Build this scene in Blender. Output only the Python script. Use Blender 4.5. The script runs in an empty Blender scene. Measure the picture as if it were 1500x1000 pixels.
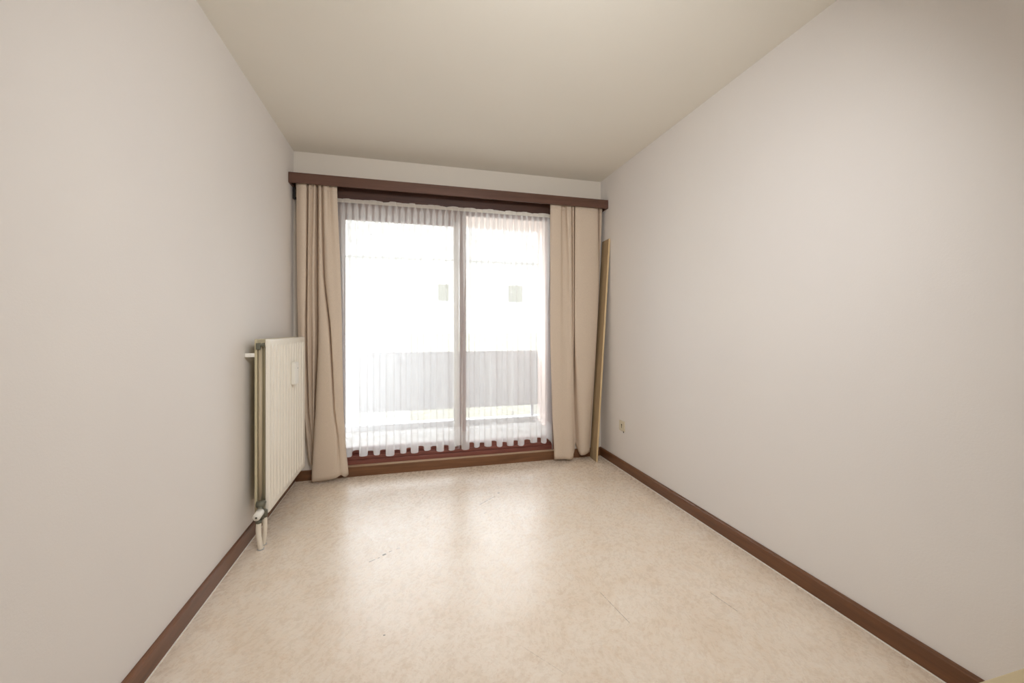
import bpy, bmesh, math, random
from mathutils import Vector, Matrix
random.seed(4)
scn = bpy.context.scene
COL = scn.collection
PI = math.pi

# ------------------------------------------------------------------ camera
cam_d = bpy.data.cameras.new('camera'); cam = bpy.data.objects.new('camera', cam_d); COL.objects.link(cam)
cam_d.sensor_width = 36.0; cam_d.lens = 14.045; cam_d.shift_y = -0.01145
cam_d.clip_start = 0.02; cam_d.clip_end = 200
cam.location = (0, 0, 1.1467); cam.rotation_euler = (PI/2, 0, -0.25241)
scn.camera = cam
# ------------------------------------------------------------------ view and daylight
vs = scn.view_settings
vs.view_transform = 'Standard'; vs.look = 'None'; vs.gamma = 1.0; vs.use_curve_mapping = False
vs.exposure = 0.06
scn.cycles.transparent_max_bounces = 40
scn.cycles.max_bounces = 16
scn.cycles.diffuse_bounces = 10
scn.cycles.sample_clamp_indirect = 8
w = bpy.data.worlds.new('overcast'); scn.world = w; w.use_nodes = True
w.node_tree.nodes['Background'].inputs[0].default_value = (0.93, 0.98, 1.05, 1)
w.node_tree.nodes['Background'].inputs[1].default_value = 8.5
def light(name, kind, loc, rot, energy, color=(1, 1, 1), size=None, size_y=None):
    l = bpy.data.lights.new(name, kind); o = bpy.data.objects.new(name, l); COL.objects.link(o)
    o.location = loc; o.rotation_euler = rot; l.energy = energy; l.color = color
    if size:
        l.shape = 'RECTANGLE'; l.size = size; l.size_y = size_y or size
    return o
s = light('sun', 'SUN', (0, -5, 12), (math.radians(48), 0, math.radians(-20)), 2.0, (1, .97, .93)); s.data.angle = math.radians(4)
# portal that guides the sky sampling through the window opening
pt = light('window_portal', 'AREA', (0.35, 3.66, 1.1), (-PI/2, 0, 0), 1, (1, 1, 1), 1.85, 2.1); pt.data.cycles.is_portal = True
# unseen fill lights added for brightness, at the doorway and towards the window wall
light('doorway_fill', 'AREA', (0.55, -0.95, 1.15), (PI/2, 0, 0), 4, (1, 1, 1), 1.3, 2.1)
cl = light('window_wall_fill', 'AREA', (0.50, 0.55, 2.05), (math.radians(62), 0, 0), 18.5, (1, 1, 1), .8, .4); cl.data.spread = math.radians(155)

# room size: x from left wall to right wall, y towards the window
XL, XR, YB, YR, H = -0.846, 1.702, 3.343, -1.0, 2.5
# ------------------------------------------------------------------ helpers
def tag(o, label=None, cat=None, group=None, kind=None):
    if label: o['label'] = label
    if cat: o['category'] = cat
    if group: o['group'] = group
    if kind: o['kind'] = kind
    return o
def empty(name, loc, label=None, cat=None, group=None, kind=None):
    o = bpy.data.objects.new(name, None); COL.objects.link(o); o.location = loc; o.empty_display_size = .05
    return tag(o, label, cat, group, kind)
def obj(name, bm, mat, parent=None, smooth=False):
    """links bm (world coordinates) as one mesh object; with a parent the mesh is made local to it"""
    me = bpy.data.meshes.new(name)
    if parent is not None:
        wp = Vector((0, 0, 0)); p = parent
        while p is not None: wp += p.location; p = p.parent
        bmesh.ops.translate(bm, verts=bm.verts, vec=-wp)
    bmesh.ops.recalc_face_normals(bm, faces=bm.faces)
    bm.to_mesh(me); bm.free()
    for m in (mat if isinstance(mat, (list, tuple)) else [mat]): me.materials.append(m)
    if smooth:
        for p_ in me.polygons: p_.use_smooth = True
    o = bpy.data.objects.new(name, me); COL.objects.link(o)
    if parent is not None: o.parent = parent
    return o
def box(bm, x0, x1, y0, y1, z0, z1, bev=0, seg=2, mi=0):
    r = bmesh.ops.create_cube(bm, size=1)
    for v in r['verts']:
        v.co = Vector(((x0+x1)/2 + v.co.x*(x1-x0), (y0+y1)/2 + v.co.y*(y1-y0), (z0+z1)/2 + v.co.z*(z1-z0)))
    fs = set(f for v in r['verts'] for f in v.link_faces)
    for f in fs: f.material_index = mi
    if bev:
        es = list(set(e for f in fs for e in f.edges))
        bmesh.ops.bevel(bm, geom=es, offset=bev, segments=seg, affect='EDGES', profile=.5)
    return bm
def prism(bm, prof, axis, a0, a1):
    """extrudes a closed 2D profile along an axis ('x': profile is y,z; 'y': profile is x,z)"""
    def pt(p, a): return (a, p[0], p[1]) if axis == 'x' else (p[0], a, p[1]) if axis == 'y' else (p[0], p[1], a)
    A = [bm.verts.new(pt(p, a0)) for p in prof]; B = [bm.verts.new(pt(p, a1)) for p in prof]
    n = len(prof)
    for i in range(n): bm.faces.new((A[i], A[(i+1) % n], B[(i+1) % n], B[i]))
    bm.faces.new(A[::-1]); bm.faces.new(B)
    return bm
def tube(bm, pts, rad, seg=16, cap=True):
    pts = [Vector(p) for p in pts]; n = len(pts); rings = []
    rr = rad if isinstance(rad, (list, tuple)) else [rad]*n
    up = None
    for i, p in enumerate(pts):
        d = (pts[min(i+1, n-1)] - pts[max(i-1, 0)]).normalized()
        if up is None: up = d.orthogonal().normalized()
        up = (up - d*up.dot(d)).normalized(); s = d.cross(up)
        rings.append([bm.verts.new(p + (up*math.cos(t) + s*math.sin(t))*rr[i]) for t in [2*PI*k/seg for k in range(seg)]])
    for a, b in zip(rings, rings[1:]):
        for k in range(seg): bm.faces.new((a[k], a[(k+1) % seg], b[(k+1) % seg], b[k]))
    if cap: bm.faces.new(rings[0][::-1]); bm.faces.new(rings[-1])
    return bm
def spline(ctrl, n):
    """Catmull-Rom through 2D/3D points"""
    P = [Vector(c) for c in ctrl]; out = []
    for i in range(len(P)-1):
        p0, p1, p2, p3 = P[max(i-1, 0)], P[i], P[i+1], P[min(i+2, len(P)-1)]
        for k in range(n):
            t = k/n
            out.append(.5*((2*p1) + (p2-p0)*t + (2*p0-5*p1+4*p2-p3)*t*t + (3*p1-p0-3*p2+p3)*t**3))
    out.append(P[-1]); return out
def grid(bm, V):
    R = [[bm.verts.new(p) for p in row] for row in V]
    for a, b in zip(R, R[1:]):
        for k in range(len(a)-1): bm.faces.new((a[k], a[k+1], b[k+1], b[k]))
    return bm
B = bmesh.new

# ------------------------------------------------------------------ materials
def lin(c): return tuple(((v/255)/12.92 if v/255 <= .04045 else ((v/255+.055)/1.055)**2.4) for v in c) + (1,)
def mat(name, col, rough=.6, spec=.5, metal=0):
    m = bpy.data.materials.new(name); m.use_nodes = True
    p = m.node_tree.nodes['Principled BSDF']
    p.inputs['Base Color'].default_value = lin(col); p.inputs['Roughness'].default_value = rough
    p.inputs['Specular IOR Level'].default_value = spec; p.inputs['Metallic'].default_value = metal
    return m
class N:
    def __init__(s, m): s.t = m.node_tree; s.p = s.t.nodes.get('Principled BSDF')
    def __call__(s, typ, **kw):
        n = s.t.nodes.new(typ)
        for k, v in kw.items(): setattr(n, k, v)
        return n
    def link(s, a, b): s.t.links.new(a, b)
def coord(n, scale=(1, 1, 1), rot=(0, 0, 0), loc=(0, 0, 0)):
    tc = n('ShaderNodeNewGeometry'); mp = n('ShaderNodeMapping')
    mp.inputs['Scale'].default_value = scale; mp.inputs['Rotation'].default_value = rot; mp.inputs['Location'].default_value = loc
    n.link(tc.outputs['Position'], mp.inputs['Vector']); return mp.outputs['Vector']
def noise(n, vec, scale, detail=4, rough=.6, dist=0):
    q = n('ShaderNodeTexNoise'); n.link(vec, q.inputs['Vector'])
    q.inputs['Scale'].default_value = scale; q.inputs['Detail'].default_value = detail
    q.inputs['Roughness'].default_value = rough; q.inputs['Distortion'].default_value = dist
    return q.outputs['Fac']
def ramp(n, fac, stops):
    r = n('ShaderNodeValToRGB'); n.link(fac, r.inputs['Fac']); e = r.color_ramp.elements
    e[0].position, e[0].color = stops[0][0], lin(stops[0][1]); e[1].position, e[1].color = stops[-1][0], lin(stops[-1][1])
    for p, c in stops[1:-1]:
        k = e.new(p); k.color = lin(c)
    return r.outputs['Color']
def mixc(n, fac, a, b, mode='MIX'):
    x = n('ShaderNodeMix', data_type='RGBA', blend_type=mode)
    for i, v in ((0, fac), (6, a), (7, b)):
        if hasattr(v, 'is_linked'): n.link(v, x.inputs[i])
        else: x.inputs[i].default_value = v
    return x.outputs[2]
def bump(n, h, strength, dist=.002):
    b = n('ShaderNodeBump'); b.inputs['Strength'].default_value = strength; b.inputs['Distance'].default_value = dist
    n.link(h, b.inputs['Height']); n.link(b.outputs['Normal'], n.p.inputs['Normal'])
def math_(n, op, a, b=None, clamp=False):
    x = n('ShaderNodeMath', operation=op, use_clamp=clamp)
    for i, v in enumerate((a, b)):
        if v is None: continue
        if hasattr(v, 'is_linked'): n.link(v, x.inputs[i])
        else: x.inputs[i].default_value = v
    return x.outputs[0]
def painted(name, c0, c1, rough, bumps):
    m = mat(name, c0, rough, .35); n = N(m)
    v = coord(n)
    n.link(ramp(n, noise(n, v, 1.1, 3, .5), [(.35, c0), (.65, c1)]), n.p.inputs['Base Color'])
    h = noise(n, v, 160, 3, .6); big = noise(n, v, 5, 3, .5)
    bump(n, math_(n, 'ADD', h, math_(n, 'MULTIPLY', big, 2.0)), bumps, .0015)
    return m
M_WALL = painted('wall_paint', (226, 222, 219), (229, 225, 221), .62, .22)
M_WALLB = painted('window_wall_paint', (224, 218, 208), (227, 220, 210), .7, .2)
M_CEIL = painted('ceiling_paint', (229, 225, 215), (231, 227, 217), .8, .2)
def wood(name, dark, light_, rough=.35, axis=0, sc=1.0, spec=.5):
    m = mat(name, dark, rough, spec); n = N(m)
    s_ = [34*sc, 34*sc, 34*sc]; s_[axis] = 2.2*sc
    v = coord(n, tuple(s_))
    n.link(ramp(n, noise(n, v, 1.0, 6, .65, .6), [(.3, dark), (.72, light_)]), n.p.inputs['Base Color'])
    bump(n, noise(n, v, 2.0, 4, .6), .15, .001)
    return m
M_PELMET = wood('pelmet_wood', (84, 56, 44), (104, 72, 58), .42, 0)
M_PELMETSHADE = wood('pelmet_shade_wood', (66, 42, 34), (90, 60, 48), .5, 0)  # inner pelmet boards: darker wood, their shade put into the colour
M_SKX = wood('skirting_wood_window', (98, 64, 38), (134, 92, 60), .4, 0)
M_SKY = wood('skirting_wood_side', (92, 58, 34), (122, 80, 50), .38, 1)
M_FRAME = wood('window_frame_wood', (112, 62, 52), (140, 84, 72), .4, 0)
M_FRAMEV = wood('window_stile_wood', (112, 78, 62), (140, 104, 86), .45, 2)
M_BOARD = wood('raw_board', (158, 138, 106), (178, 156, 124), .6, 2)
M_BOARDLIT = wood('raw_board_lit_edge', (204, 178, 136), (220, 196, 154), .6, 2)  # paler copy of the board wood, light on the edges painted in
M_SILL = wood('worn_sill', (170, 140, 112), (214, 192, 164), .5, 0)

# floor: cream marbled linoleum with a few scuffs and scratches
def floor_mat():
    m = mat('marbled_linoleum', (214, 198, 176), .27, .42); n = N(m)
    v = coord(n, (1, 1, 1), (0, 0, .5))
    # slow warp that makes the brushed streaks swirl
    wn = n('ShaderNodeTexNoise'); n.link(v, wn.inputs['Vector']); wn.inputs['Scale'].default_value = 3.2; wn.inputs['Detail'].default_value = 3
    sc_ = n('ShaderNodeVectorMath', operation='SCALE'); n.link(wn.outputs['Color'], sc_.inputs[0]); sc_.inputs['Scale'].default_value = .12
    ad = n('ShaderNodeVectorMath', operation='ADD'); n.link(v, ad.inputs[0]); n.link(sc_.outputs[0], ad.inputs[1])
    def mapped(scale, rot):
        mp = n('ShaderNodeMapping'); mp.inputs['Scale'].default_value = scale; mp.inputs['Rotation'].default_value = (0, 0, rot)
        n.link(ad.outputs[0], mp.inputs['Vector']); return mp.outputs['Vector']
    a = noise(n, mapped((1, 1.7, 1), .5), 10, 9, .7, .25)
    b = noise(n, mapped((1.8, 1, 1), .2), 30, 5, .7, .2)
    c = noise(n, v, 4.6, 8, .74, .5)
    d = noise(n, mapped((1, 1.7, 1), 1.1), 75, 3, .6, .1)
    ca = ramp(n, a, [(.28, (210, 186, 162)), (.46, (224, 209, 191)), (.56, (230, 218, 202)), (.74, (241, 233, 221))])
    cb = ramp(n, b, [(.30, (198, 172, 147)), (.48, (225, 210, 192)), (.70, (240, 231, 218))])
    cc = ramp(n, c, [(.38, (214, 193, 168)), (.62, (234, 224, 211))])
    cd = ramp(n, d, [(.32, (196, 166, 140)), (.47, (226, 212, 196)), (.7, (236, 226, 212))])
    x = mixc(n, .38, ca, cb); x = mixc(n, .40, x, cc); x = mixc(n, .24, x, cd)
    # marks: centre x, y, half length, half width, angle, strength
    marks = [(.508, 2.64, .085, .004, .69, .55), (.61, 2.745, .01, .007, .6, .8), (.463, 2.465, .008, .005, .2, .5),
             (-.178, 2.095, .016, .0035, .5, .7), (-.122, 2.137, .010, .008, .6, .85), (-.147, 2.112, .005, .004, .6, .7),
             (-.092, 2.16, .008, .004, .5, .6), (-.056, 2.179, .010, .003, .5, .5), (-.198, 2.3, .003, .003, 0, .5),
             (.822, 1.50, .10, .0016, -1.43, .55), (1.285, 1.41, .065, .0018, -1.39, .7), (.107, 2.37, .17, .0015, 1.53, .22),
             (1.234, 2.667, .02, .0022, -1.3, .7), (-.09, 1.573, .004, .004, 0, .8), (.22, 1.12, .12, .0014, 2.3, .3), (.45, 1.32, .09, .0012, 2.2, .25)]
    g = n('ShaderNodeNewGeometry').outputs['Position']; tot = None
    wob = noise(n, v, 60, 2, .5)
    for (mx, my, hl, hw, an, st) in marks:
        mp = n('ShaderNodeMapping', vector_type='TEXTURE'); mp.inputs['Location'].default_value = (mx, my, 0); mp.inputs['Rotation'].default_value = (0, 0, an)
        n.link(g, mp.inputs['Vector']); sp = n('ShaderNodeSeparateXYZ'); n.link(mp.outputs['Vector'], sp.inputs[0])
        ax = math_(n, 'LESS_THAN', math_(n, 'ABSOLUTE', sp.outputs[0]), hl)
        ay = math_(n, 'SUBTRACT', 1.0, math_(n, 'DIVIDE', math_(n, 'ABSOLUTE', sp.outputs[1]), hw), True)
        k = math_(n, 'MULTIPLY', math_(n, 'MULTIPLY', ax, ay), st*2.2, True)
        if hl > .03: k = math_(n, 'MULTIPLY', k, math_(n, 'MULTIPLY', math_(n, 'SUBTRACT', wob, .36, True), 9.0, True), True)
        tot = k if tot is None else math_(n, 'MAXIMUM', tot, k)
    x = mixc(n, tot, x, lin((92, 82, 66)))
    n.link(x, n.p.inputs['Base Color'])
    rg = n('ShaderNodeMapRange'); n.link(b, rg.inputs[0]); rg.inputs[1].default_value = .3; rg.inputs[2].default_value = .7
    rg.inputs[3].default_value = .22; rg.inputs[4].default_value = .34; n.link(rg.outputs[0], n.p.inputs['Roughness'])
    bump(n, math_(n, 'ADD', noise(n, v, 7, 3, .5), math_(n, 'MULTIPLY', d, .15)), .10, .004)
    return m
M_FLOOR = floor_mat()

def cloth(name, col, transl, rough=.9, weave=900):
    m = mat(name, col, rough, .1); n = N(m)
    v = coord(n); h = noise(n, coord(n, (1, 1, .5)), weave, 2, .5)
    n.link(ramp(n, noise(n, v, 260, 3, .6), [(.3, tuple(int(q*.965) for q in col)), (.7, tuple(min(255, int(q*1.03)) for q in col))]), n.p.inputs['Base Color'])
    bump(n, h, .15, .0006)
    tr = n('ShaderNodeBsdfTranslucent'); tr.inputs[0].default_value = lin(col)
    mx = n('ShaderNodeMixShader'); mx.inputs[0].default_value = transl
    out = n.t.nodes['Material Output']
    n.link(n.p.outputs[0], mx.inputs[1]); n.link(tr.outputs[0], mx.inputs[2]); n.link(mx.outputs[0], out.inputs[0])
    return m
M_CURTAIN = cloth('curtain_cloth', (222, 206, 188), .12)
def sheer(name, opac, col=(252, 252, 252)):
    m = bpy.data.materials.new(name); m.use_nodes = True; n = N(m); t = m.node_tree; t.nodes.remove(n.p)
    d = n('ShaderNodeBsdfDiffuse'); d.inputs[0].default_value = lin(col)
    tr = n('ShaderNodeBsdfTranslucent'); tr.inputs[0].default_value = lin(col)
    a = n('ShaderNodeMixShader'); a.inputs[0].default_value = .55
    n.link(d.outputs[0], a.inputs[1]); n.link(tr.outputs[0], a.inputs[2])
    tp = n('ShaderNodeBsdfTransparent'); b = n('ShaderNodeMixShader')
    # woven voile: thread density varies slightly from thread to thread
    nz = noise(n, coord(n, (1, 1, .02)), 420, 2, .5)
    mr = n('ShaderNodeMapRange'); n.link(nz, mr.inputs[0]); mr.inputs[1].default_value = .3; mr.inputs[2].default_value = .7
    mr.inputs[3].default_value = opac*.95; mr.inputs[4].default_value = opac*1.05; n.link(mr.outputs[0], b.inputs[0])
    n.link(tp.outputs[0], b.inputs[1]); n.link(a.outputs[0], b.inputs[2]); n.link(b.outputs[0], t.nodes['Material Output'].inputs[0])
    return m
M_SHEER = sheer('voile', .35)
M_HEM = sheer('voile_hem', .38)
M_TAPE = sheer('heading_tape', .90, (250, 246, 238))
def glass():
    m = bpy.data.materials.new('window_glass'); m.use_nodes = True; n = N(m); t = m.node_tree; t.nodes.remove(n.p)
    tp = n('ShaderNodeBsdfTransparent'); tp.inputs[0].default_value = (.97, .98, .975, 1)
    gl = n('ShaderNodeBsdfGlossy'); gl.inputs['Roughness'].default_value = .02
    fr = n('ShaderNodeFresnel'); fr.inputs[0].default_value = 1.45
    mx = n('ShaderNodeMixShader'); n.link(fr.outputs[0], mx.inputs[0]); n.link(tp.outputs[0], mx.inputs[1]); n.link(gl.outputs[0], mx.inputs[2])
    n.link(mx.outputs[0], t.nodes['Material Output'].inputs[0]); return m
M_GLASS = glass()
M_RAD = mat('radiator_enamel', (238, 233, 221), .28, .5)
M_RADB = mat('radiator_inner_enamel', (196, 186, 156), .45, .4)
M_VALVE = mat('valve_metal', (112, 112, 98), .45, .5, .35)
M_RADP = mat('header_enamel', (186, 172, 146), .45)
M_PIPE = mat('painted_pipe', (232, 224, 208), .4)
M_WHITE = mat('white_plastic', (240, 238, 230), .4)
M_BLACK = mat('black_metal', (28, 22, 20), .5)
M_SOCKET = mat('aged_plastic', (216, 207, 184), .4)
M_DARK = mat('dark_hole', (50, 44, 36), .7)
M_ALU = mat('grey_metal', (176, 178, 182), .4, .5, .2)
M_BEIGE = mat('beige_laminate', (206, 190, 154), .5)
M_SOFFIT = mat('pinkish_plaster', (206, 188, 178), .9)
M_CONC = mat('balcony_concrete', (168, 166, 162), .8)
M_PARA = mat('balcony_panel', (172, 171, 171), .7)
M_RENDER = mat('pale_render', (140, 139, 132), .9)
M_HWIN = mat('far_window', (84, 82, 70), .6)
M_PLINTH = mat('far_plinth', (122, 119, 106), .9)
def roofmat():
    m = mat('speckled_roof', (214, 212, 206), .9); n = N(m)
    n.link(ramp(n, noise(n, coord(n), 9, 4, .8), [(.36, (84, 82, 76)), (.5, (134, 133, 128)), (.7, (150, 149, 145))]), n.p.inputs['Base Color'])
    return m
M_ROOF = roofmat()

# ------------------------------------------------------------------ setting
def struct(name, bm, m, label=None, parent=None, smooth=False):
    o = obj(name, bm, m, parent, smooth)
    return tag(o, label, None, None, 'structure' if parent is None else None)
T = .2
struct('floor', box(B(), XL-T, XR+T, -2.6, YB+.2, -.1, 0), M_FLOOR, 'cream marbled linoleum floor with dark scuffs')
struct('ceiling', box(B(), XL-T, XR+T, -2.6, YB+.25, H, H+.2), M_CEIL, 'plain off-white ceiling')
struct('wall_left', box(B(), XL-T, XL, YR-T, YB+.25, -.1, H), M_WALL, 'pale greige wall behind the radiator')
struct('wall_right', box(B(), XR, XR+T, YR-T, YB+.25, -.1, H), M_WALL, 'pale greige wall with the small socket')
WX0, WX1, WZ0, WZ1 = -.565, 1.262, .076, 2.175
b = B()
box(b, XL, WX0, YB, YB+.25, 0, H); box(b, WX1, XR, YB, YB+.25, 0, H)
box(b, WX0, WX1, YB, YB+.25, WZ1, H); box(b, WX0, WX1, YB, YB+.25, 0, WZ0-.004)
struct('wall_back', b, M_WALLB, 'cream wall around the sliding window')
# rear wall with the doorway the photograph was taken from (behind the camera)
b = B()
box(b, XL, -.15, YR-.1, YR, 0, H); box(b, 1.25, XR, YR-.1, YR, 0, H); box(b, -.15, 1.25, YR-.1, YR, 2.2, H)
struct('wall_rear', b, M_WALL, 'pale wall with the doorway')
b = B(); box(b, XL-T, XR+T, -2.6, -2.4, 0, H); box(b, XL-T, XL, -2.4, YR-.1, 0, H); box(b, XR, XR+T, -2.4, YR-.1, 0, H)  # unseen box behind the doorway, added to keep sun and sky out
struct('wall_daylight_block', b, M_WALL, 'pale unseen walls added behind the doorway to shut out sun and sky')

# skirting boards
def skirt_prof(x0, sgn, t=.015, h=.0765):
    return [(x0, 0), (x0+sgn*t, 0), (x0+sgn*t, h-.008), (x0+sgn*(t-.004), h-.002), (x0+sgn*(t-.009), h), (x0, h)]
struct('baseboard_left', prism(B(), skirt_prof(XL, 1), 'y', YR, YB), M_SKY, 'dark brown wooden skirting along the left wall')
struct('baseboard_right', prism(B(), skirt_prof(XR, -1), 'y', YR, YB), M_SKY, 'dark brown wooden skirting along the right wall')
struct('baseboard_back', prism(B(), [(YB, 0), (YB-.015, 0), (YB-.015, .071), (YB-.012, .075), (YB, .075)], 'x', XL+.015, XR-.015), M_SKX, 'brown wooden skirting below the sliding window')
struct('trim_2', box(B(), XR-.0195, XR-.0152, YR, YB-.016, .0002, .003), M_WHITE, 'thin pale sealant bead at the right skirting')
struct('trim_3', box(B(), XL+.0152, XL+.0185, YR, YB-.016, .0002, .003), M_WHITE, 'thin pale sealant bead at the left skirting')
struct('trim_1', box(B(), WX0+.001, WX1-.001, YB-.011, YB+.055, .0755, .0785), M_SILL, 'worn pale ledge on top of the skirting below the window')

# ------------------------------------------------------------------ sliding window
win = empty('window_1', (.35, YB+.08, WZ0), 'two-leaf sliding window in reddish brown wood behind the voile', None, None, 'structure')
b = B()
box(b, WX0+.001, WX1-.001, YB+.028, YB+.2, .0785, .112, .002)
box(b, WX0+.001, WX1-.001, YB+.045, YB+.2, .112, .140, .002)
fr = obj('bottom_frame_rail', b, M_FRAME, win)
b = B(); box(b, WX0+.001, WX0+.035, YB+.035, YB+.2, .14, WZ1-.001, .002); box(b, WX1-.0295, WX1-.001, YB+.035, YB+.2, .14, WZ1-.001, .002)
obj('side_frame', b, M_FRAMEV, win)
b = B(); box(b, WX0+.035, .419, YB+.035, YB+.2, 2.07, WZ1-.001, .002); obj('top_frame_rail', b, M_FRAMEV, win)
b = B(); box(b, .4195, WX1-.030, YB+.035, YB+.2, 2.156, WZ1-.001, .002); obj('top_frame_rail', b, M_FRAMEV, win)
def sash(x0, x1, y0, y1, z0, z1, st0, st1, top, bot, m0, m1):
    sh = empty('sliding_sash', ((x0+x1)/2 - .35, y0-(YB+.08), z0-WZ0)); sh.parent = win
    b = B(); box(b, x0, x0+st0, y0, y1, z0, z1, .003); obj('stile', b, m0, sh)
    b = B(); box(b, x1-st1, x1, y0, y1, z0, z1, .003); obj('stile', b, m1, sh)
    b = B(); box(b, x0+st0, x1-st1, y0, y1, z1-top, z1, .003); obj('top_rail', b, M_FRAME, sh)
    b = B(); box(b, x0+st0, x1-st1, y0, y1, z0, z0+bot, .003); obj('bottom_rail', b, M_FRAME, sh)
    b = B(); box(b, x0+st0-.004, x1-st1+.004, (y0+y1)/2-.003, (y0+y1)/2+.003, z0+bot-.004, z1-top+.004); obj('window_glass', b, M_GLASS, sh)
    return sh
sash(WX0+.037, .418, YB+.105, YB+.145, .141, 2.069, .03, .045, .03, .05, M_FRAMEV, M_WHITE)  # meeting stile in white: daylight on its edge put into the colour
sash(.420, WX1-.030, YB+.05, YB+.095, .141, 2.155, .052, .022, .03, .05, M_FRAMEV, M_FRAMEV)

# ------------------------------------------------------------------ pelmet
pel = empty('curtain_pelmet', (.43, YB, 2.2), 'dark brown wooden curtain pelmet spanning wall to wall above the window', 'pelmet')
obj('front_board', box(B(), XL+.002, XR-.002, 3.197, 3.215, 2.214, 2.289, .002), M_PELMET, pel)
obj('top_board', box(B(), XL+.002, XR-.002, 3.2155, YB-.0005, 2.270, 2.288), M_PELMETSHADE, pel)
obj('back_board', box(B(), XL+.05, XR-.05, YB-.0105, YB-.0005, 2.165, 2.269), M_PELMETSHADE, pel)
obj('end_board', box(B(), XL+.002, XL+.014, 3.2155, YB-.001, 2.214, 2.2695), M_PELMET, pel)
obj('end_board', box(B(), XR-.014, XR-.002, 3.2155, YB-.001, 2.214, 2.2695), M_PELMET, pel)
for k, yy in enumerate((3.238, 3.262)):
    obj('curtain_track', box(B(), XL+.02, XR-.02, yy-.006, yy+.006, 2.258, 2.2695), M_WHITE, pel)
b = B(); box(b, -.842, -.826, 3.30, 3.312, 2.135, 2.213, .002); box(b, -.842, -.815, 3.298, 3.314, 2.125, 2.14, .003)
tag(obj('end_bracket', b, M_BLACK, pel), 'small black metal bracket')

# ------------------------------------------------------------------ curtains
LEFT=[
    (2.178, [(-0.808,3.265), (-0.769,3.235), (-0.738,3.24), (-0.736,3.28), (-0.716,3.245), (-0.702,3.265), (-0.678,3.24), (-0.671,3.295), (-0.649,3.245), (-0.637,3.245), (-0.634,3.275), (-0.613,3.24), (-0.594,3.24), (-0.579,3.26), (-0.551,3.24), (-0.524,3.25)]),
    (1.568, [(-0.804,3.265), (-0.769,3.235), (-0.74,3.24), (-0.743,3.28), (-0.723,3.245), (-0.714,3.265), (-0.687,3.24), (-0.671,3.295), (-0.649,3.245), (-0.626,3.247), (-0.623,3.28), (-0.605,3.25), (-0.584,3.235), (-0.552,3.245), (-0.524,3.25), (-0.503,3.265)]),
    (1.110, [(-0.795,3.265), (-0.767,3.245), (-0.75,3.25), (-0.746,3.285), (-0.728,3.255), (-0.713,3.275), (-0.685,3.25), (-0.669,3.3), (-0.645,3.24), (-0.588,3.235), (-0.577,3.28), (-0.564,3.243), (-0.547,3.24), (-0.524,3.247), (-0.506,3.255), (-0.494,3.27)]),
    (0.552, [(-0.769,3.275), (-0.753,3.265), (-0.741,3.275), (-0.737,3.295), (-0.723,3.275), (-0.711,3.285), (-0.694,3.27), (-0.684,3.3), (-0.664,3.24), (-0.564,3.23), (-0.551,3.265), (-0.538,3.245), (-0.519,3.245), (-0.505,3.25), (-0.497,3.257), (-0.484,3.27)]),
    (0.299, [(-0.744,3.285), (-0.733,3.28), (-0.725,3.285), (-0.718,3.295), (-0.706,3.285), (-0.703,3.29), (-0.692,3.285), (-0.685,3.295), (-0.677,3.235), (-0.539,3.225), (-0.52,3.25), (-0.508,3.24), (-0.494,3.24), (-0.485,3.245), (-0.477,3.255), (-0.47,3.27)]),
    (0.047, [(-0.716,3.285), (-0.711,3.285), (-0.707,3.287), (-0.704,3.295), (-0.697,3.285), (-0.693,3.29), (-0.687,3.285), (-0.687,3.285), (-0.69,3.23), (-0.549,3.225), (-0.508,3.235), (-0.493,3.235), (-0.479,3.235), (-0.465,3.24), (-0.455,3.25), (-0.447,3.265)]),
]
RIGHT=[
    (2.206, [(1.18,3.255), (1.198,3.235), (1.268,3.24), (1.293,3.27), (1.325,3.27), (1.333,3.243), (1.366,3.245), (1.384,3.265), (1.384,3.243), (1.394,3.245), (1.426,3.295), (1.411,3.24), (1.503,3.235), (1.61,3.24), (1.647,3.28), (1.651,3.255), (1.664,3.27), (1.674,3.265)]),
    (1.640, [(1.18,3.255), (1.193,3.24), (1.27,3.245), (1.299,3.27), (1.336,3.265), (1.353,3.245), (1.372,3.245), (1.39,3.265), (1.388,3.245), (1.394,3.245), (1.426,3.295), (1.408,3.24), (1.501,3.23), (1.626,3.245), (1.640,3.275), (1.646,3.265), (1.651,3.27), (1.656,3.275)]),
    (1.104, [(1.18,3.255), (1.201,3.245), (1.262,3.24), (1.298,3.25), (1.329,3.25), (1.351,3.24), (1.37,3.24), (1.384,3.25), (1.384,3.243), (1.391,3.245), (1.426,3.295), (1.408,3.24), (1.501,3.23), (1.606,3.245), (1.617,3.265), (1.622,3.265), (1.625,3.275), (1.629,3.285)]),
    (0.449, [(1.199,3.255), (1.212,3.24), (1.26,3.235), (1.298,3.235), (1.33,3.235), (1.349,3.235), (1.369,3.238), (1.385,3.245), (1.393,3.252), (1.404,3.29), (1.425,3.315), (1.446,3.262), (1.499,3.24), (1.558,3.255), (1.581,3.275), (1.588,3.275), (1.585,3.275), (1.588,3.285)]),
    (0.032, [(1.218,3.255), (1.229,3.235), (1.271,3.23), (1.311,3.235), (1.342,3.235), (1.361,3.235), (1.379,3.24), (1.393,3.25), (1.403,3.27), (1.412,3.30), (1.442,3.316), (1.464,3.272), (1.49,3.25), (1.525,3.255), (1.543,3.265), (1.552,3.27), (1.558,3.275), (1.566,3.285)]),
]
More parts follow.
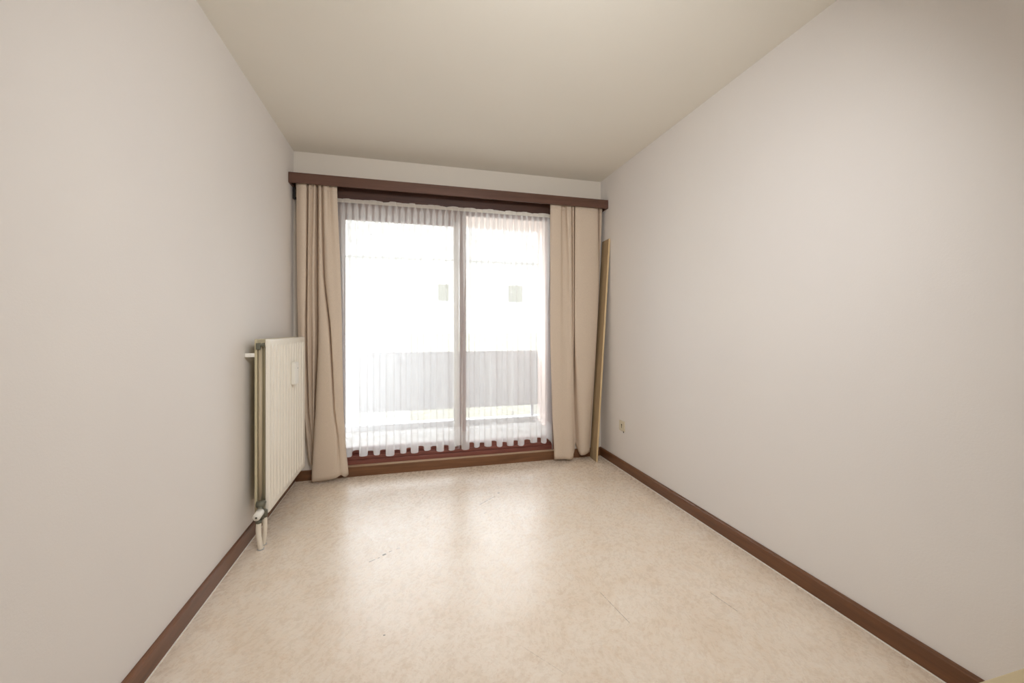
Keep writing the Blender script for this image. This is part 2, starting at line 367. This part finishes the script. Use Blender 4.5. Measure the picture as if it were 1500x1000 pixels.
def cloth_rows(rows, zbot, nz=70, sub=7):
    """rows: (z, [(x,y)...]); smooth in both directions; zbot(u) is the hem height"""
    rows = [(2.254, [(x, 3.25+(y-3.25)*.6) for x, y in rows[0][1]])] + rows
    cols = [spline([(p[0], p[1]) for p in r], sub) for _, r in rows]
    zs = [z for z, _ in rows]; nu = len(cols[0]); V = []
    for j in range(nz+1):
        row = []
        for i in range(nu):
            u = i/(nu-1); zb = zbot(u); z = zs[0] + (zb-zs[0])*j/nz
            zc = max(min(z, zs[0]), zs[-1])
            k = 0
            while k < len(zs)-2 and zc < zs[k+1]: k += 1
            t = (zs[k]-zc)/(zs[k]-zs[k+1])
            g = lambda q: cols[max(0, min(len(cols)-1, q))][i]
            p0, p1, p2, p3 = g(k-1), g(k), g(k+1), g(k+2)
            # monotone-ish hermite in z
            h1, h2 = zs[k]-zs[k+1], 1
            m1 = (p2-p0)*.5 if k > 0 else (p2-p1); m2 = (p3-p1)*.5 if k+2 < len(cols) else (p2-p1)
            p = (2*t**3-3*t*t+1)*p1 + (t**3-2*t*t+t)*m1*.8 + (-2*t**3+3*t*t)*p2 + (t**3-t*t)*m2*.8
            row.append((p[0], min(p[1] + max(0, p[1]-3.268)*.55, 3.320), z))
        V.append(row)
    return V
def curtain(label, rows, zbot, seed, xlim):
    V = cloth_rows(rows, zbot)
    root = empty('curtain', (sum(p[0] for p in V[0])/len(V[0]), 3.25, 0), label, 'curtain')
    random.seed(seed)
    nz = len(V)-1; nh = 2
    b = B(); grid(b, V)
    o = obj('curtain_cloth', b, M_CURTAIN, root, True)
    s_ = o.modifiers.new('thick', 'SOLIDIFY'); s_.thickness = .0016; s_.offset = 0
    # stitched hem band along the bottom and heading tape at the top
    hb = [[(x, y-.0016, z) for x, y, z in r] for r in V[:3]]
    o = obj('heading', grid(B(), hb), M_CURTAIN, root, True); m_ = o.modifiers.new('thick', 'SOLIDIFY'); m_.thickness = .0012; m_.offset = 0
    return root
def sstep(a, b_, x): t = max(0, min(1, (x-a)/(b_-a))); return t*t*(3-2*t)
curtain('beige curtain hanging left of the window beside the radiator', LEFT,
        lambda u: .10*(1-sstep(.46, .52, u)) + .034 + .010*math.sin(u*19+1.0) + .012*sstep(.6, .75, u)*(1-sstep(.85, 1, u)), 3, None)
curtain('beige curtain hanging right of the window beside the leaning board', RIGHT,
        lambda u: .026 + .008*math.sin(u*17) + .022*sstep(.55, .65, u) + .015*sstep(.8, 1, u) + .10*math.exp(-((u-.60)/.028)**2), 5, None)

# ------------------------------------------------------------------ voile
SX0, SX1 = -.545, 1.232
def voile(u, z, dy=0):
    t = max(0, min(1, (2.16-z)/2.0)); k = sstep(0, .75, t)
    q1, q2 = 2*PI*u/.0495, 2*PI*u/.099 + .35*math.sin(u*9.1) + .30*math.sin(u*23)
    top = sstep(.0, .035, t)
    b1 = .030*(1-k)*(.25+.75*top); b2 = .0135*k*(1+.35*math.sin(u*31))
    x = u - b1*math.sin(q1) + b2*math.sin(2*q2)
    y = 3.311 + (.006*(1-k))*math.cos(q1)*(.3+.7*top) + (.002+.017*k)*math.cos(q2)
    return x, y + dy, math.cos(q2)
def zb(u, c): return .178 + (.018 + .006*math.sin(u*29))*c + .006*math.sin(u*13) - .07*sstep(1.17, 1.232, u)
def voile_grid(z_of, n, du=.0026, dy=0):
    nu = int((SX1-SX0)/du); V = []
    for j in range(n+1):
        row = []
        for i in range(nu+1):
            u = SX0 + (SX1-SX0)*i/nu
            _, _, c = voile(u, .17); z0 = zb(u, c); z = z_of(j/n, z0, u)
            x, y, _ = voile(u, z, dy); x = max(SX0, min(SX1+.0, x)) if False else x
            row.append((x, y, z))
        V.append(row)
    return V
vo = empty('sheer_curtain', (.35, 3.311, 0), 'white sheer voile curtain with fine pleats across the whole window', 'sheer curtain')
TOPZ = 2.160
def ztop(u): return TOPZ + .003*math.sin(u*40) - .006*max(0, math.sin(u*26))**6
obj('voile', grid(B(), voile_grid(lambda t, z0, u: (TOPZ-.004) + (z0-(TOPZ-.004))*t, 56)), M_SHEER, vo, True)
obj('hem', grid(B(), voile_grid(lambda t, z0, u: z0+.155 - .155*t, 8, dy=-.0014)), M_HEM, vo, True)
obj('heading_tape', grid(B(), voile_grid(lambda t, z0, u: ztop(u) - (ztop(u)-2.128)*t, 3, dy=-.0022)), M_TAPE, vo, True)

# ------------------------------------------------------------------ radiator
RX, RY0, RY1, RZ0, RZ1 = -.724, 2.402, 3.152, .166, 1.096
rad = empty('radiator', (-.76, 2.78, 0), 'cream steel panel radiator mounted on the left wall', 'radiator')
def panel(x_out, sgn, y0, y1, z0, z1, n_ribs):
    """ribbed pressed-steel face, folded back round its rim"""
    ys = []; nu = n_ribs*12; per = (y1-y0-.05)/n_ribs
    V = []
    zs = [z0, z0+.004, z0+.012, z0+.030, z0+.036, z0+.044, z0+.055] + [z0+.06+(z1-z0-.12)*k/10 for k in range(11)] + [z1-.055, z1-.044, z1-.036, z1-.030, z1-.012, z1-.004, z1]
    yy = [y0, y0+.002, y0+.006, y0+.014, y0+.022] + [y0+.025+per*n_ribs*k/nu for k in range(nu+1)] + [y1-.022, y1-.014, y1-.006, y1-.002, y1]
    for z in zs:
        row = []
        for y in yy:
            e = min(y-y0, y1-y, z-z0, z1-z)
            d = .006*(1-min(1, e/.006))**2
            if y0+.025 <= y <= y1-.025:
                f = ((y-y0-.025)/per) % 1.0
                prof = .5-.5*math.cos(2*PI*f); prof = min(1, prof*1.7)
                wz = sstep(z0+.030, z0+.050, z)*(1-sstep(z1-.050, z1-.030, z))
                d -= .0150*prof*wz - .0125*wz
            row.append((x_out - sgn*d, y, z))
        V.append(row)
    return V
b = B(); V = panel(RX, 1, RY0, RY1, RZ0, RZ1, 12); grid(b, V)
back = [[(RX-.020, p[1], p[2]) for p in r] for r in V]
# rim: sides closing the panel
def rim(b, A):
    loop = A[0][:] + [r[-1] for r in A[1:]] + A[-1][::-1][1:] + [r[0] for r in A[::-1][1:]]
    inner = [(RX-.020, p[1], p[2]) for p in loop]
    vs_ = [b.verts.new(p) for p in loop]; wi = [b.verts.new(p) for p in inner]; n_ = len(loop)
    for i in range(n_-1): b.faces.new((vs_[i], vs_[i+1], wi[i+1], wi[i]))
    b.faces.new(wi[:-1]) if False else None
rim(b, V); box(b, RX-.0205, RX-.0195, RY0, RY1, RZ0, RZ1)
bmesh.ops.remove_doubles(b, verts=b.verts, dist=.0002)
obj('front_panel', b, M_RAD, rad, True)
b = B(); box(b, -.797, -.784, RY0, RY1, RZ0, RZ1, .003)
obj('back_panel', b, M_RADB, rad)
b = B()
for k in range(36):      # folded convector sheet between the panels
    y = RY0+.03+(RY1-RY0-.06)*k/35
    box(b, -.783, -.745, y-.0006, y+.0006, RZ0+.05, RZ1-.04)
box(b, -.766, -.7645, RY0+.03, RY1-.03, RZ0+.05, RZ1-.04)
tag(obj('convector_fins', b, M_RADB, rad), kind='stuff')
# end header pipes and connections
b = B(); tube(b, [(-.772, RY0+.010, RZ0+.02), (-.772, RY0+.010, RZ1-.03)], .0098)
obj('header_pipe', b, M_RADP, rad, True)
for zz in (RZ0+.03, RZ1-.03): obj('cross_pipe', tube(B(), [(-.772, RY0+.012, zz), (-.745, RY0+.012, zz)], .012), M_RADB, rad, True)
b = B()
for xx in (-.7555, -.749): box(b, xx-.0018, xx+.0018, RY0+.016, RY0+.022, RZ0+.02, RZ1-.02, .0008)
obj('end_flange', b, M_RADB, rad)
b = B(); box(b, -.788, -.766, RY0-.010, RY0+.012, RZ1-.055, RZ1-.020, .003); tube(b, [(-.775, RY0, RZ1-.030), (-.748, RY0, RZ1-.030)], [.008, .008]); tube(b, [(-.757, RY0-.002, RZ1-.030), (-.748, RY0-.002, RZ1-.030)], .011)
tag(obj('air_vent', b, M_VALVE, rad), 'grey metal bleed fitting')
b = B(); box(b, XL+.001, -.792, RY0+.002, RY0+.012, 1.000, 1.022, .004); tube(b, [(-.815, RY0+.003, 1.011), (-.815, RY0-.001, 1.011)], .004)
tag(obj('wall_bracket', b, M_WHITE, rad), 'white bracket reaching to the wall')
b = B(); box(b, XL+.001, -.798, RY1-.08, RY1-.07, .9, .93, .004); obj('wall_bracket', b, M_WHITE, rad)
# valve block with its cap, and the two pipes to the floor
vb = B()
tube(vb, [(-.776, 2.372, .228), (-.738, 2.372, .228)], .017, 20)
tube(vb, [(-.757, 2.372, .232), (-.757, 2.372, .150)], [.013, .016], 20)
tube(vb, [(-.762, 2.358, .150), (-.762, 2.358, .136)], .017, 6)
tube(vb, [(-.744, 2.392, .185), (-.744, 2.392, .150)], [.014, .013], 20)
tube(vb, [(-.757, 2.372, .19), (-.744, 2.392, .178)], .014, 16)
tube(vb, [(-.750, 2.372, .225), (-.750, 2.415, .225)], .010, 16)
valve = tag(obj('valve', vb, M_VALVE, rad, True), 'grey-green metal valve block')
b = B(); tube(b, [(-.757, 2.365, .190), (-.760, 2.315, .180)], [.0195, .0185], 24)
tag(obj('valve_cap', b, M_WHITE, valve, True), 'white plastic cap')
b = B(); tube(b, [(-.7599, 2.3155, .1801), (-.7601, 2.3135, .1797)], [.0055, .0055], 14); obj('cap_screw', b, M_VALVE, valve)
b = B(); tube(b, spline([(-.762, 2.358, .137), (-.763, 2.356, .09), (-.757, 2.352, .045), (-.750, 2.351, 0)], 6), .0125)
obj('pipe', b, M_PIPE, rad, True)
b = B(); tube(b, spline([(-.744, 2.392, .15), (-.744, 2.392, .09), (-.748, 2.396, .045), (-.753, 2.400, 0)], 6), .0115)
obj('pipe', b, M_PIPE, rad, True)
b = B(); tube(b, [(-.750, 2.351, 0), (-.750, 2.351, .0025)], .0165, 24); tube(b, [(-.753, 2.400, 0), (-.753, 2.400, .0025)], .0155, 24)
obj('pipe_collar', b, M_ALU, rad)
mt = obj('heat_meter', box(B(), RX+.003, RX+.028, 2.79, 2.868, .80, .94, .004), M_WHITE, rad); mt['label'] = 'white plastic heat cost meter'
b = B(); tube(b, [(RX+.0275, 2.848, .900), (RX+.0290, 2.848, .900)], .004, 16); obj('meter_eye', b, M_BLACK, mt)

# ------------------------------------------------------------------ leaning board
b = B()
tilt = math.atan2(.118, 1.94)
bd = box(b, -.0075, .0075, 0, .142, 0, 1.945, .0008)
for f in b.faces:
    c = f.calc_center_median()
    f.material_index = 1 if (c.y < .001 or c.y > .1415 or c.z > 1.944) else 0
bmesh.ops.transform(b, matrix=Matrix.Translation((1.578, 3.171, .0)) @ Matrix.Rotation(math.radians(-3.5), 4, 'Z') @ Matrix.Rotation(tilt, 4, 'Y'), verts=b.verts)
zmin = min(v.co.z for v in b.verts); bmesh.ops.translate(b, verts=b.verts, vec=(0, 0, -zmin))
root = empty('leaning_board', (1.578, 3.17, 0)); bpy.data.objects.remove(root)
tag(obj('wooden_board', b, [M_BOARD, M_BOARDLIT]), 'narrow raw wooden board leaning upright in the right corner by the curtain', 'board')

# ------------------------------------------------------------------ socket
so = empty('wall_socket', (XR, 2.957, .357), 'small square yellowed socket low on the right wall', 'socket')
obj('cover_plate', box(B(), XR-.008, XR-.0002, 2.915, 2.999, .316, .399, .004, 3), M_SOCKET, so)
b = B(); tube(b, [(XR-.0085, 2.957, .358), (XR-.0078, 2.957, .358)], .021, 28); ins = obj('socket_insert', b, M_SOCKET, so)
b = B(); tube(b, [(XR-.0092, 2.957, .366), (XR-.0082, 2.957, .366)], .0065, 16); box(b, XR-.0090, XR-.0082, 2.954, 2.960, .340, .362); obj('pin_hole', b, M_DARK, ins)
b = B(); box(b, XR-.004, XR-.0002, 2.934, 2.940, .303, .318, .001); tag(obj('dark_spot', b, M_DARK, so), 'small dark spot under the plate')  # small dark block just below the plate

# ------------------------------------------------------------------ low cabinet at the near right
cb = empty('low_cabinet', (1.40, .40, 0), 'low beige cabinet top in the bottom right corner by the wall', 'cabinet')
CX0, CX1, CY0, CY1 = 1.225, XR-.018, .05, .612
obj('cabinet_top', box(B(), CX0, CX1, CY0, CY1, .330, .350, .004, 3), M_BEIGE, cb)
obj('side_panel', box(B(), CX0+.01, CX1-.002, CY0+.01, CY0+.028, .0, .3295), M_BEIGE, cb)
obj('side_panel', box(B(), CX0+.01, CX1-.002, CY1-.028, CY1-.01, .0, .3295), M_BEIGE, cb)
obj('back_panel', box(B(), CX1-.012, CX1-.002, CY0+.029, CY1-.029, .0, .3295), M_BEIGE, cb)
dr = obj('door', box(B(), CX0+.004, CX0+.02, CY0+.030, CY1-.030, .03, .325, .002), M_BEIGE, cb)
obj('knob', tube(B(), [(CX0+.0035, .50, .2), (CX0-.014, .50, .2)], [.006, .012]), M_ALU, dr, True)
obj('shelf', box(B(), CX0+.022, CX1-.013, CY0+.029, CY1-.029, .012, .028), M_BEIGE, cb)

# ------------------------------------------------------------------ balcony and what lies beyond
struct('floor_balcony', box(B(), -2.2, 3.6, YB+.25, 5.0, -.2, -.02), M_CONC, 'pale concrete floor of the balcony')
struct('ceiling_balcony', box(B(), -2.2, 3.6, YB+.25, 4.9, 2.40, 2.6), M_SOFFIT, 'pale soffit above the balcony')
struct('wall_balcony', box(B(), 1.59, 1.80, YB+.2505, 4.855, -.0195, 2.3995), M_SOFFIT, 'pale pinkish side wall of the balcony')
bal = empty('balcony_parapet', (.6, 4.9, 0), 'solid pale balcony parapet behind the voile', 'balcony parapet')
obj('parapet_panel', box(B(), -2.2, 1.99, 4.88, 4.92, .19, .885), M_PARA, bal)
obj('parapet_curb', box(B(), -2.2, 3.6, 4.86, 4.98, -.0195, .045), M_PARA, bal)
for px_ in (-1.75, -.60, .60, 1.54): obj('post', box(B(), px_-.02, px_+.02, 4.921, 4.95, .0455, .8), M_ALU, bal)
ho = empty('far_building', (3, 16, 0), 'pale rendered building with a speckled roof across the way', 'building')
b = B(); prism(b, [(16, .95), (16, 4.0), (18.5, 5.9), (24, 5.9), (24, .95)], 'x', -9, 16); obj('building_wall', b, M_RENDER, ho)
b = B(); prism(b, [(15.93, 3.95), (18.5, 6.3), (24, 6.3), (24, 6.2), (18.5, 6.2), (15.94, 3.90)], 'x', -9.3, 16.3); obj('roof', b, M_ROOF, ho)
obj('plinth', box(B(), .024, 16, 15.9, 16.0, -3, 1.0), M_PLINTH, ho)
obj('plinth', box(B(), -9, .02, 15.9, 16.0, -3, .6), M_RENDER, ho)
for wx0, wx1 in ((-5.2, -4.7), (1.12, 1.52), (3.98, 4.56), (7.0, 7.6), (10.2, 10.8)):
    wf = obj('window', box(B(), wx0, wx1, 15.95, 15.999, 2.31, 2.97), M_HWIN, ho)
g_ = struct('floor_street', box(B(), -30, 40, 5.6, 60, -3.2, -3.0), M_CONC, 'pale ground beyond the balcony')
